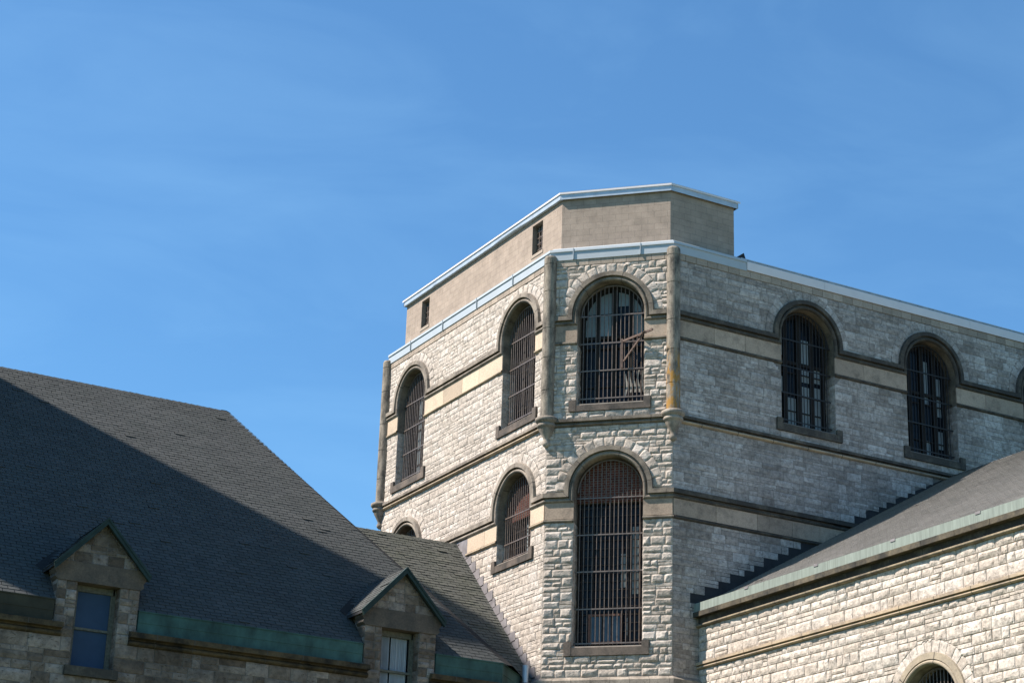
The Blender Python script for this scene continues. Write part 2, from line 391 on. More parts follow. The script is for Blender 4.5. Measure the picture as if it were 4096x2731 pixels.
    for s in (-1,1):
        jb=MB()
        PJ=lambda a,z,d,s=s: P(uc+s*(RO-d+.006),z,-a)
        jb.poly([P(uc+s*RO,zb-.1,0),P(uc+s*RO,zb-.1,-.56),P(uc+s*RO,zs-.95,-.56),P(uc+s*RO,zs-.95,0)][::-s])
        ff=(lambda u,z,d,PJ=PJ: PJ(.56-u,z,d)) if s<0 else (lambda u,z,d,PJ=PJ: PJ(u,z,d))
        m2=MB(); masonry(m2,ff,rows([zb-.05,zs-.95],.235),0.0,.56,None,.02,.07,(.18,.4))
        for fc in m2.f: pass
        k=jb.verts(m2.v); [jb.face([k+i for i in fc],t) for fc,t in zip(m2.f,m2.t)]
        jb.build('jamb',jstone,w)
    sl=MB(); 
    a0,a1=uc-RO,uc+RO
    pr=[(-.5,zb+.07),(.02,zb-.03),(.07,zb-.05),(.07,zsb),(0,zsb)]
    for (d0,z0),(d1,z1) in zip(pr[:-1],pr[1:]): sl.poly([P(a0,z0,d0),P(a0,z1,d1),P(a1,z1,d1),P(a1,z0,d0)])
    for s in (-1,1): sl.box(P,uc+s*1.135-.105,uc+s*1.135+.105,zsb,zb+.12,0,.078,.7)
    sl.build('sill',sillmat,w)
    b_=MB(); bars(b_,P,uc,zb,zs,cross); b_.build('security_bars',ironmat,w)
    return w
# ---------------------------------------------------------------- the tower block
T=thing('cell_block_tower','tall grey limestone prison block with chamfered corner, barred arched windows and block penthouse','building',(0,2.7,0))
ZU,ZL=23.76,18.21
WL=[-11.97,-4.54]; WR=[7.70,12.65,17.6]
UB_L=-13.977; RX=23
# backing walls
for nm,P,u0,u1,wins,mt in (('wall',FL,UB_L,-C,[(u,20.93,ZU) for u in WL]+[(u,16.6,ZL) for u in WL],MORT),
                        ('wall',FC,-C/SQ,C/SQ,[(0,20.9,ZU),(0,13.6,ZL)],MORT),
                        ('wall',FR,C,RX,[(u,20.93,ZU) for u in WR],MORTD)):
    m=MB(); backing(m,P,u0,u1,0,25.6,wins); m.build(nm,mt,T)
m=MB()
ring=[(0,C),(C,0),(RX,0),(RX,22),(8,22),(0,13.977)]
for a,b_ in ((2,3),(3,4),(4,5)):
    (x0,y0),(x1,y1)=ring[a],ring[b_]; m.poly([(x0,y0,0),(x1,y1,0),(x1,y1,25.6),(x0,y0,25.6)])
m.poly([(x,y,25.85) for x,y in ring]); m.build('rear_wall',S_R,T)
def ex_factory(ups,lows,zl,extra=None):
    def ex(z0,z1):
        o=[]
        for u in ups:
            if z0>=20.6 and z1<=21.03: o.append((u-1.245,u+1.245))
            elif 21.0<=z0 and z1<=22.85: o.append((u-RO,u+RO))
        for u in lows:
            if z0>=zl-.26 and z1<=zl+.13: o.append((u-1.245,u+1.245))
            elif z0>=zl+.1 and z1<=17.3: o.append((u-RO,u+RO))
        if extra: o+=extra(z0,z1)
        return o
    return ex
# left face
def rakeL(z0,z1):
    if z0<17.78: y=8.18+(z0-17.8)/1.01-.15; return [(-50,-y)]
    return []
def cheap(P): return P
def facing(P,zones,u0,u1,ex,rel,g,l,mask,split,mt,vou,vr,vg,**k):
    for i,zn in enumerate(zones):
        m=MB(); masonry(m,P,rows(zn,.235),u0,u1,ex,rel,g,l,mask,split,**k)
        for (u,zs) in vou:
            if zn[0]-.2<zs<zn[-1]: voussoirs(m,P,u,zs,vr,15,g=vg)
        m.build('stone_facing',mt,T)
facing(FL,([12.7,16.35,16.72,17.27],[18.17,20.19],[20.42,20.66,21.02,22.81],[23.73,25.38]),UB_L,-C,
        ex_factory(WL,WL,16.6,rakeL),.020,.05,(.18,.72),arcmask([(u,ZU) for u in WL]+[(u,ZL) for u in WL]),.3,S_L,[(u,z) for u in WL for z in (ZU,ZL)],.022,.05)
facing(FC,([12.7,13.32,13.72,17.27],[18.17,20.19],[20.42,20.66,21.02,22.81],[23.73,25.38]),-C/SQ,C/SQ,
        ex_factory([0],[0],13.6),.048,.042,(.17,.6),arcmask([(0,ZU),(0,ZL)]),.3,S_C,[(0,ZU),(0,ZL)],.036,.05,edge=.018)
def rakeR(z0,z1):
    if z0<14.85: return [(3.61,99)]
    if z0>20.35: return []
    return [((z0-.26*max(.1,1-(z0-14.6)/5.2)-14.65)/.573+3.35,99)]
facing(FR,([12.7,17.27],[18.17,20.19],[20.42,20.66,21.02,22.81],[23.73,25.38]),C,RX-2,
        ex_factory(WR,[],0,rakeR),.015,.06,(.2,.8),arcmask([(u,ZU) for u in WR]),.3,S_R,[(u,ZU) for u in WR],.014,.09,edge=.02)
# capping ashlar + friezes
def blocks(mb,P,u0,u1,z0,z1,d,lo,hi,ex=()):
    for a,b_ in subtract([(u0,u1)],list(ex)):
        x=a
        while x<b_-.02:
            w=rng.uniform(lo,hi)
            if b_-x-w<lo*.6: w=b_-x
            mb.box(P,x+.006,x+w-.006,z0,z1,-.02,d,rng.random()); x+=w
m=MB(); blocks(m,FL,UB_L,-C,25.385,25.6,.03,.38,.42); blocks(m,FC,-C/SQ,C/SQ,25.385,25.6,.03,.38,.42); blocks(m,FR,C,RX,25.385,25.6,.03,.38,.42)
m.build('capping_course',CAPST,T)
for P,u0,u1,ups,mt in ((FL,UB_L,-C,WL,SAND),(FC,-C/SQ,C/SQ,[0],SANDD),(FR,C,RX,WR,SANDD)):
    lo=[0] if P is FC else (WL if P is FL else [])
    for z0,z1,ex in ((22.905,23.44,[(u-RO,u+RO) for u in ups]),(17.37,17.89,[(u-RO,u+RO) for u in lo]+([(-99,-7.45)] if P is FL else [])+([(9.2,99)] if P is FR else []))):
        for a,b_ in subtract([(u0,u1)],ex): m=MB(); blocks(m,P,a,b_,z0,z1,.035,.95,1.5); m.build('frieze_course',mt,T)
# mouldings
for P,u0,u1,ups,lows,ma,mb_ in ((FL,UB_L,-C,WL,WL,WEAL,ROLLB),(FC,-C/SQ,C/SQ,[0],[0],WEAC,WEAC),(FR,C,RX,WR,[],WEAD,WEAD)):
    m=MB(); sweep(m,P,u0,u1,23.42,[(u,ZU) for u in ups],PROLL,PT,PT); m.build('hood_moulding',ma,T)
    m=MB(); sweep(m,P,u0,u1,17.86,[(u,ZL) for u in lows],PROLL,PT,PT); m.build('hood_moulding',ma,T)
    for z,ws,cut in ((22.81,ups,None),(17.27,lows,-7.5)):
        for a,b_ in subtract([(u0,u1)],[(u-RO,u+RO) for u in ws]+([(-99,cut)] if cut and P is FL else [])):
            m=MB(); sweep(m,P,a,b_,z,[],PLIL,PT if a==u0 else 0,PT if b_==u1 else 0); m.build('frieze_base_moulding',mb_ if P is not FR else WEAD,T)
    m=MB(); sweep(m,P,u0,u1,20.19,[],PBELT,PT,PT); m.build('belt_course',WEAL if P is FL else (WEAC if P is FC else WEAD),T)
    m=MB(); 
    m.grid([P(u+s*PT*d,z,d) for z,d in ((12.45,.16),(12.6,.16),(12.72,0)) for u,s in ((u0,-1),(u1,1))],1,2,.6,[(u,0) for _ in range(3) for u in (0,8)])
    m.build('water_table',WEAL,T)
# rolls under the belt are cleaner buff stone
for P,u0,u1,mt in ((FL,UB_L,-C,ROLLB),(FR,C,RX,ROLLB)):
    m=MB(); sweep(m,P,u0,u1,20.188,[],[(0,0)]+rollprof(0,.10,.004,.106),PT,PT); m.build('belt_roll',mt,T)
# windows
cu=[ZU+.0,22.87,22.0,21.12]; 
pl=lambda *a:[x for x in a]
up=ZU+.9
window(T,FL,WL[1],20.93,ZU,20.66,'timber',S_L,WEAC,SILL,IRON,cu,[(-.02,.35,22.9,23.7),(.1,.42,21.9,22.7),(.12,.4,21.2,21.8)])
window(T,FL,WL[0],20.93,ZU,20.66,'timber',S_L,WEAC,SILL,IRON,cu,[(-.45,-.1,21.2,24.0),(.1,.45,21.2,24.2)])
window(T,FC,0,20.9,ZU,20.66,'timber',S_C,WEAC,SILL,IRON,cu,[(-.9,-.59,23.14,up),(-.46,-.09,23.14,up),(.6,.9,23.2,up),(.12,.43,24.15,up)])
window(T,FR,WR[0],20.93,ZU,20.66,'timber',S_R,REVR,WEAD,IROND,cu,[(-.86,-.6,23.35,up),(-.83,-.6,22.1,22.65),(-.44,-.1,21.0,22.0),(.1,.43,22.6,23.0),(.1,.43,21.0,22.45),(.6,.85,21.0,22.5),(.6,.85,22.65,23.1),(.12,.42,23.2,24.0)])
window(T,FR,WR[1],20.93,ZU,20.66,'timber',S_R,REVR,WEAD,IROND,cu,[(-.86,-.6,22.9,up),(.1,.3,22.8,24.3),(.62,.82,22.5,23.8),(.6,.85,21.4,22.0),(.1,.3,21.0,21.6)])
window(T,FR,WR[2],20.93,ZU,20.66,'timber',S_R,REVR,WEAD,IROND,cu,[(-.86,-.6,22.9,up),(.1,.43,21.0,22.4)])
window(T,FC,0,13.6,ZL,13.32,'steel',S_C,WEAC,SILL,IRON,[18.03,16.92,15.82,14.72,13.72],[(.62,.8,15.2,17.2),(.28,.42,15.4,16.4),(.45,.52,14.0,14.5),(.25,.33,14.0,14.5)])
window(T,FL,WL[1],16.6,ZL,16.35,'steel',S_L,WEAC,SILL,IRON,[18.05,17.22,16.74],[(-.15,.05,16.7,17.9),(.2,.5,16.7,17.8)])
window(T,FL,WL[0],16.6,ZL,16.35,'steel',S_L,WEAC,SILL,IRON,[18.05,17.22,16.74])
# corner columns
for (cx,cy,dx,dy) in ((0,13.977,-1,.41),(0,C,-1,-.41),(C,0,-.41,-1)):
    l=math.hypot(dx,dy); cx+=dx/l*.02; cy+=dy/l*.02
    m=MB(); r=.205; zs=[20.45,21.35,22.4,23.35,24.55,25.45]
    pf=[(20.45,.235),(20.5,r)]
    for z in zs[1:]: pf+=[(z-.012,r),(z-.008,r-.012),(z+.008,r-.012),(z+.012,r)]
    pf+=[(25.66,r),(25.72,r-.03),(25.74,0)]
    m.lathe(cx,cy,pf,28,.55); o=m.build('corner_column',COLM,T,False)
    m=MB(); m.lathe(cx,cy,[(19.58,0),(19.6,.06),(19.66,.115),(19.73,.12),(19.79,.085),(19.86,.10),(20.0,.17),(20.12,.235),(20.19,.25),(20.2,.28),(20.25,.30),(20.3,.28),(20.32,.25),(20.34,.31),(20.40,.355),(20.47,.355),(20.5,.31),(20.51,.2)],28,.7)
    m.build('corbel',WEAL,o,True)
# metal fascia, flashing, penthouse
def poly_off(d,y1,x1):
    # outline of the chamfered edge pushed inward by d:  left end, corner, corner, right end
    return [(d,y1),(d,C+d*PT),(C+d*PT,d),(x1,d)]
def ribbon(mb,prof,y1,x1,tn=.5):
    rowsP=[[(x,y,z) for x,y in poly_off(d,y1,x1)] for z,d in prof]
    mb.grid([p for r_ in rowsP for p in r_],3,len(prof)-1,tn)
m=MB(); ribbon(m,[(25.58,0.0),(25.58,-.055),(25.85,-.055),(25.855,-.085),(25.94,-.075),(25.96,.02),(26.04,.10),(26.05,.12),(26.06,.34),(26.17,.40),(26.18,.46)],13.95,5.38)
for t in (-1.2,.9): m.box(FC,t-.012,t+.012,25.585,25.95,.05,.095)
for u in (-12.2,-9.8,-7.4,-5.0): m.box(FL,u-.012,u+.012,25.585,25.95,.05,.095)
m.poly([(5.38,-.055,25.58),(5.38,.46,25.58),(5.38,.46,26.18),(5.38,-.06,25.94)]); m.poly([(-.055,13.95,25.58),(-.06,13.95,25.94),(.46,13.95,26.18),(.46,13.95,25.58)])
m.build('metal_fascia',METAL,T)
m=MB(); FRp=FR
[m.box(FR,x,x+2.994,25.62,25.89,-.3,.06+.004*(i%2)) for i,x in enumerate(np.arange(5.4,21,3.0))]; m.build('parapet_fascia',METALW,T)
m=MB(); m.box(FR,5.2,RX,25.895,25.96,-.6,.0); m.box(FR,5.2,RX,25.962,25.99,-.6,.03); m.build('parapet_coping',METALG,T)
m=MB(); m.poly([(5.15,.25,26.0),(5.55,.2,26.05),(5.5,.25,26.32)]); m.poly([(5.15,.6,26.0),(5.5,.6,26.32),(5.55,.65,26.05)]); m.poly([(5.15,.25,26.0),(5.5,.25,26.32),(5.5,.6,26.32),(5.15,.6,26.0)]); m.build('roof_cricket',TAR,T)
# penthouse
m=MB(); PO=poly_off(.45,13.72,5.27)
PP=[(4.07,26.6,4.73,27.63),(11.93,26.6,12.52,27.63)]
zt,zb_=27.88,26.0
ys=sorted({13.72,PO[1][1],4.07,4.73,11.93,12.52})
for a,b_ in zip(ys[:-1],ys[1:]):
    hole=(abs(a-4.07)<.01 or abs(a-11.93)<.01)
    for z0,z1 in (((zb_,26.6),(27.63,zt)) if hole else ((zb_,zt),)):
        q=[(.45,b_,z0),(.45,a,z0),(.45,a,z1),(.45,b_,z1)]; m.poly(q,.5,[(-p[1]+.1,p[2]-26.18) for p in q])
s0=0
for (x0,y0),(x1,y1) in zip(PO[1:-1],PO[2:]):
    L=math.hypot(x1-x0,y1-y0); m.poly([(x0,y0,zb_),(x1,y1,zb_),(x1,y1,zt),(x0,y0,zt)],.5,[(s0+.13,zb_-26.18),(s0+L+.13,zb_-26.18),(s0+L+.13,zt-26.18),(s0+.13,zt-26.18)]); s0+=L+.2
m.poly([(5.27,.45,zb_),(5.27,13.72,zb_),(5.27,13.72,zt),(5.27,.45,zt)]); m.poly([(5.27,13.72,zb_),(.45,13.72,zb_),(.45,13.72,zt),(5.27,13.72,zt)])
for (a,z0,b_,z1) in PP:   # reveals
    for q in (((.45,a,z0),(.45,a,z1),(.72,a,z1),(.72,a,z0)),((.45,b_,z0),(.72,b_,z0),(.72,b_,z1),(.45,b_,z1)),((.45,a,z1),(.45,b_,z1),(.72,b_,z1),(.72,a,z1)),((.45,a,z0),(.72,a,z0),(.72,b_,z0),(.45,b_,z0))): m.poly(q)
ph=m.build('penthouse',BLOCK,T)
for (a,z0,b_,z1) in PP:
    m=MB(); PW=frame((.64,0),(0,-1),(-1,0))
    for i in range(5): u=-b_+(b_-a)*i/4; m.box(PW,u-.018,u+.018,z0,z1,0,.03)
    for i in range(6): z=z0+(z1-z0)*i/5; m.box(PW,-b_,-a,z-.014,z+.014,0,.035)
    m.poly([PW(-b_,z0,-.03),PW(-a,z0,-.03),PW(-a,z1,-.03),PW(-b_,z1,-.03)])
    m.build('penthouse_window',IRON,ph)
    m=MB()
    for i in (0,1,2,3):
        u0=-b_+(b_-a)*i/4+.03;u1=u0+(b_-a)/4-.06
        for j in range(5):
            if rng.random()<.45 or j==4: z=z0+(z1-z0)*j/5+.025; m.poly([PW(u0,z,-.012),PW(u1,z,-.012),PW(u1,z+.16,-.012),PW(u0,z+.16,-.012)])
    m.build('penthouse_pane',PALE,ph)
    m=MB(); m.box(FL,-b_-.04,-a+.04,z0-.1,z0,-.62,-.43); m.build('penthouse_sill',CAPST,ph)
m=MB(); n=60; y0,y1=13.80,PO[1][1]
pts=[]
ov=.10
top=poly_off(.45-ov,13.78,5.36); 
wav=[]
for j,(z,d) in enumerate(((27.83,.36),(27.84,.35),(27.985,.35),(28.0,.33),(28.05,.33),(28.07,.6))):
    for i in range(n+1):
        y=13.78+(C+d*PT-13.78)*i/n
        s=i/n; wv=0
        if j==0: wv=.05*max(0,math.sin(s*11))*(1 if .2<s<.85 else 0)
        pts.append((d-(wv*.6 if j==0 else 0),y,z+wv*.9))
m.grid(pts,n,5)
for z0,z1,d0,d1 in ((27.83,27.985,.355,.35),(27.985,28.0,.35,.33),(28.0,28.05,.33,.33),(28.05,28.07,.33,.6)):
    A=[(x,y,z0) for x,y in poly_off(d0,9,5.36)[1:]];B=[(x,y,z1) for x,y in poly_off(d1,9,5.36)[1:]]
    for i in range(2): m.poly([A[i],A[i+1],B[i+1],B[i]])
m.poly([(5.36,.33,27.83),(5.36,13.78,27.83),(5.36,13.78,28.05),(5.36,.33,28.05)]); m.poly([(.33,13.78,27.83),(.33,13.78,28.05),(5.36,13.78,28.05),(5.36,13.78,27.83)])
m.poly([(.36,C+.13,27.84),(.45,C+.18,27.84),(.45,13.72,27.84),(.36,13.78,27.84)][::-1])
m.build('penthouse_coping',METALG,ph)
m=MB(); 
for i,(d0) in enumerate((.32,)):
    A=poly_off(d0,13.86,5.44);B=poly_off(d0+.03,13.86,5.44)
    for a,b_ in zip(A[:-1],A[1:]): m.poly([(a[0],a[1],28.0),(b_[0],b_[1],28.0),(b_[0],b_[1],28.06),(a[0],a[1],28.06)])
    m.poly([(x,y,28.065) for x,y in A]+[(5.44,13.86,28.065)])
m.build('penthouse_roof_edge',METALW,ph)
# stepped flashings on the walls
m=MB(); m.poly([FR(3.3,14.2,.005),FR(13.4,20.1,.005),FR(13.4,20.42,.005),FR(9,18.25,.005),FR(3.3,15.25,.005)]); m.build('wall_flashing',TAR,T)
# ---------------------------------------------------------------- rusty bracket
B=thing('iron_bracket','rusty iron hoist bracket with hanging chain fixed across the upper corner window','bracket',FC(.33,22.45,0))
m=MB(); m.box(FC,.30,.36,21.98,22.93,-.12,-.06); o=m.build('mounting_post',RBR,B)
def beam(mb,P,a,b_,w=.03,h=.045):
    a=Vector(P(*a));b_=Vector(P(*b_));d=(b_-a).normalized();up_=Vector((0,0,1));s=d.cross(up_).normalized();up2=s.cross(d)
    k=mb.verts([p+s*x*w+up2*y*h for p in (a,b_) for x,y in ((-1,-1),(1,-1),(1,1),(-1,1))])
    for q in ((0,1,2,3),(7,6,5,4),(0,4,5,1),(1,5,6,2),(2,6,7,3),(3,7,4,0)): mb.face([k+i for i in q])
m=MB(); beam(m,FC,(.36,22.85,-.08),(1.36,23.0,.35),.02,.032); beam(m,FC,(1.33,23.06,.34),(1.33,22.86,.34),.02,.03); m.build('arm',RBR,B)
m=MB(); beam(m,FC,(.38,22.2,-.08),(1.02,22.9,.22),.02,.025); m.build('strut',RBR,B)
m=MB()
for i in range(34):
    z=22.82-i*.038; m.tube(FC(.74,z,.06),FC(.74+(.012 if i%2 else -.012),z-.034,.06),.009,5)
for i in range(12):
    s=i/12; m.tube(FC(.86+.4*s,22.88+.11*s-.05*math.sin(s*9),.2+.12*s),FC(.9+.4*s,22.9+.11*s-.05*math.sin(s*9+.7),.21+.12*s),.014,5)
m.build('chain',RBR,B)
for i in range(5):
    m=MB(); u=.37+.13*i; n=8
    for s in range(n):
        z0=21.3+.7*s/n-(.1 if i<1 else 0);z1=z0+.7/n
        f=lambda z:.035*math.sin((z-21.3)*7+i*.5)
        m.poly([FC(u+f(z0),z0,-.36),FC(u+.055+f(z0),z0,-.36),FC(u+.055+f(z1),z1,-.36),FC(u+f(z1),z1,-.36)])
        m.poly([FC(u+f(z0),z0,-.37),FC(u+.055+f(z0),z0,-.37),FC(u+.055+f(z1),z1,-.37),FC(u+f(z1),z1,-.37)][::-1])
    m.build('torn_slat',STUMP,T)
# ---------------------------------------------------------------- shingle roofs
def shingles(mb,O,E,S,L,lo,hi,tab=.305,ex=.143,lift=(.009,.015),hole=None,rough=1,jg=.008):
    """tabs laid in courses: O origin at eave, E along eave, S up-slope, lo/hi(s) give bounds along E"""
    O=Vector(O);E=Vector(E).normalized();S=Vector(S).normalized();N=E.cross(S)
    if N.z<0: N=-N
    nc=int(L/ex)
    for k in range(nc+1):
        s0=k*ex; s1=min(L,s0+ex*1.03)
        a0,b0,a1,b1=lo(s0),hi(s0),lo(s1),hi(s1)
        x=math.floor(min(a0,a1)/tab)*tab+(tab/2 if k%2 else 0)-tab+rng.uniform(-.012,.012)
        wob=rng.uniform(-.006,.006)*rough
        while x<max(b0,b1):
            xa,xb=x+jg,x+tab-jg; x+=tab
            p0,q0=max(xa,a0),min(xb,b0);p1,q1=max(xa,a1),min(xb,b1)
            if q0-p0<.004 or q1-p1<.004: continue
            if hole and hole((p0+q0)/2,s0): continue
            h=rng.uniform(*lift)
            if rng.random()<.012*rough: h+=.02
            h2=h+rng.uniform(-.004,.004)*rough; sa=s0+wob+rng.uniform(-.003,.003)*rough; t=rng.random()
            A=O+E*p0+S*sa+N*h;B_=O+E*q0+S*sa+N*h2;C_=O+E*q1+S*s1+N*.003;D_=O+E*p1+S*s1+N*.003
            mb.poly([A,B_,C_,D_],t); mb.poly([O+E*p0+S*sa,O+E*q0+S*sa,B_,A],t*.3)
def caps(mb,a,b_,w,step=.2,n1=None,lift=.025,side=None):
    """ridge/hip cap pieces folded over the line a-b"""
    a=Vector(a);b_=Vector(b_);d=(b_-a);L=d.length;d/=L;sl,sr=side
    sl=Vector(sl).normalized();sr=Vector(sr).normalized(); k=int(L/step)
    for i in range(k+1):
        p=a+d*(i*step);q=a+d*min(L,(i+1)*step+.03); t=rng.random(); h=Vector((0,0,lift+rng.uniform(-.004,.008))); h0=Vector((0,0,.012))
        mb.poly([p+h,q+h0,q+h0+sl*w,p+h+sl*w][::-1],t); mb.poly([p+h,p+h+sr*w,q+h0+sr*w,q+h0][::-1],t); mb.poly([p+h+sl*w,p+sl*w,p+sr*w,p+h+sr*w],t*.3)
KS=1.01; sl=math.hypot(1,KS)
# --- V: front hip-roofed building
V=thing('hip_roofed_building','long stone building with dark shingled hip roof and two gabled dormers, left foreground','building',(-10,8,0))
ye,ze=1.69,12.75; ya,za=10.29,21.44; VL=(ya-ye)*sl
xr=lambda s:-1.8+(-7.31+1.8)*(s/VL)
XL=-18.9
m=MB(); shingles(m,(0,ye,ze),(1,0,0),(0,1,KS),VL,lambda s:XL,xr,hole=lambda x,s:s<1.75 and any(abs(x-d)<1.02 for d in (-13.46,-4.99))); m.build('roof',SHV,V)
m=MB(); e1=(-1.8,ye,ze-.012);ap=(-7.31,ya,za-.012);e2=(-.12,3.37,ze-.012)
yh=ye+1.2;zh=ze-.012+1.2*KS;xh=-1.8-5.51*1.2/8.6
for a,b_ in ((XL,-14.5),(-12.42,-6.03)): m.poly([(a,ye,ze-.012),(b_,ye,ze-.012),(b_,yh,zh),(a,yh,zh)])
m.poly([(-3.95,ye,ze-.012),e1,(xh,yh,zh),(-3.95,yh,zh)]); m.poly([(XL,yh,zh),(xh,yh,zh),ap,(XL,ya,za-.012)]); m.poly([e1,(-1.42,1.80,ze-.012),ap],.9); m.poly([(-1.42,1.80,ze-.012),e2,ap],.9); m.poly([e2,(-.12,17.2,ze),ap]); m.poly([(-.12,17.2,ze),(XL,18.9,ze),(XL,ya,za-.012),ap]); m.poly([(XL,ye,ze),(XL,ya,za),(XL,18.9,ze)])
m.build('roof_deck',SHD,V)
m=MB(); 
caps(m,(XL,ya,za),ap,.16,.2,side=((0,-1,-KS),(0,1,-KS)))
caps(m,e1,ap,.17,.2,lift=.03,side=((-1,0,0),(1,.3,-.2))); m.build('ridge_cap',SHV,V)
DX=[-13.46,-4.99]
def exV(z0,z1):
    o=[]
    for x in DX:
        if z0>=10.9 and z1<=11.17: o.append((x-.69,x+.69))
        elif z0>=11.1: o.append((x-.56,x+.56))
    return o
m=MB(); masonry(m,FV,rows([9.0,10.92,11.15,11.85],.29),XL,-1.85,exV,.03,.07,(.3,.85),None,.35)
FVC=frame((-1.85,1.7),(1/SQ,1/SQ),(1/SQ,-1/SQ)); masonry(m,FVC,rows([9,11.85],.29),0,2.4,None,.03,.09,(.3,.8))
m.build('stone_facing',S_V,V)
m=MB()
for a,b_ in subtract([(XL,-1.85)],[(x-.56,x+.56) for x in DX]): m.poly([FV(a,11.1,0),FV(b_,11.1,0),FV(b_,12.25,0),FV(a,12.25,0)])
m.poly([FV(XL,0,0),FV(-1.85,0,0),FV(-1.85,11.1,0),FV(XL,11.1,0)])
m.poly([FVC(0,0,0),FVC(2.45,0,0),FVC(2.45,12.25,0),FVC(0,12.25,0)]); m.poly([(XL,1.7,0),(XL,1.7,12.7),(XL,18.9,12.7),(XL,18.9,0)]); m.poly([(XL,18.9,0),(XL,18.9,12.7),(-.12,17.2,12.7),(-.12,17.2,0)])
m.build('wall',MORTD,V)
PCOR=[(0,0)]+rollprof(0,.13,.02,.12)+[(.135,.05),(.18,.05),(.185,.22),(.32,.22),(.36,0)]
seg=[(XL,-14.32),(-12.58,-5.93),(-4.07,-1.85)]
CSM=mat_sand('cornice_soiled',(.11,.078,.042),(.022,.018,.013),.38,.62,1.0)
for i,(a,b_) in enumerate(seg):
    m=MB(); sweep(m,FV,a,b_,11.84,[],PCOR,0,PT if i==2 else 0)
    for u in (a,b_):
        if i==2 and u==b_: continue
        m.poly([FV(u,11.84+w,d) for w,d in PCOR][::(-1 if u==a else 1)])
    if i==2: sweep(m,FVC,0,2.4,11.84,[],PCOR,PT,0)
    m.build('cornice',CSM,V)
gs=[(XL,-14.56),(-12.37,-6.1),(-3.9,-1.82)]
for i,(a,b_) in enumerate(gs):
    m=MB(); e=b_+(.04*PT if i==2 else 0)
    for z0,z1,d in ((12.17,12.45,.035),(12.45,12.72,.045)): m.box(FV,a,b_,z0,z1,-.15,d)
    m.box(FV,a,b_,12.72,12.75,-.15,.065)
    if i==2:
        for z0,z1,d in ((12.17,12.45,.035),(12.45,12.72,.045),(12.72,12.75,.065)): m.box(FVC,0,2.5,z0,z1,-.15,d)
    m.build('copper_gutter',COPB if i==0 else COPD,V)
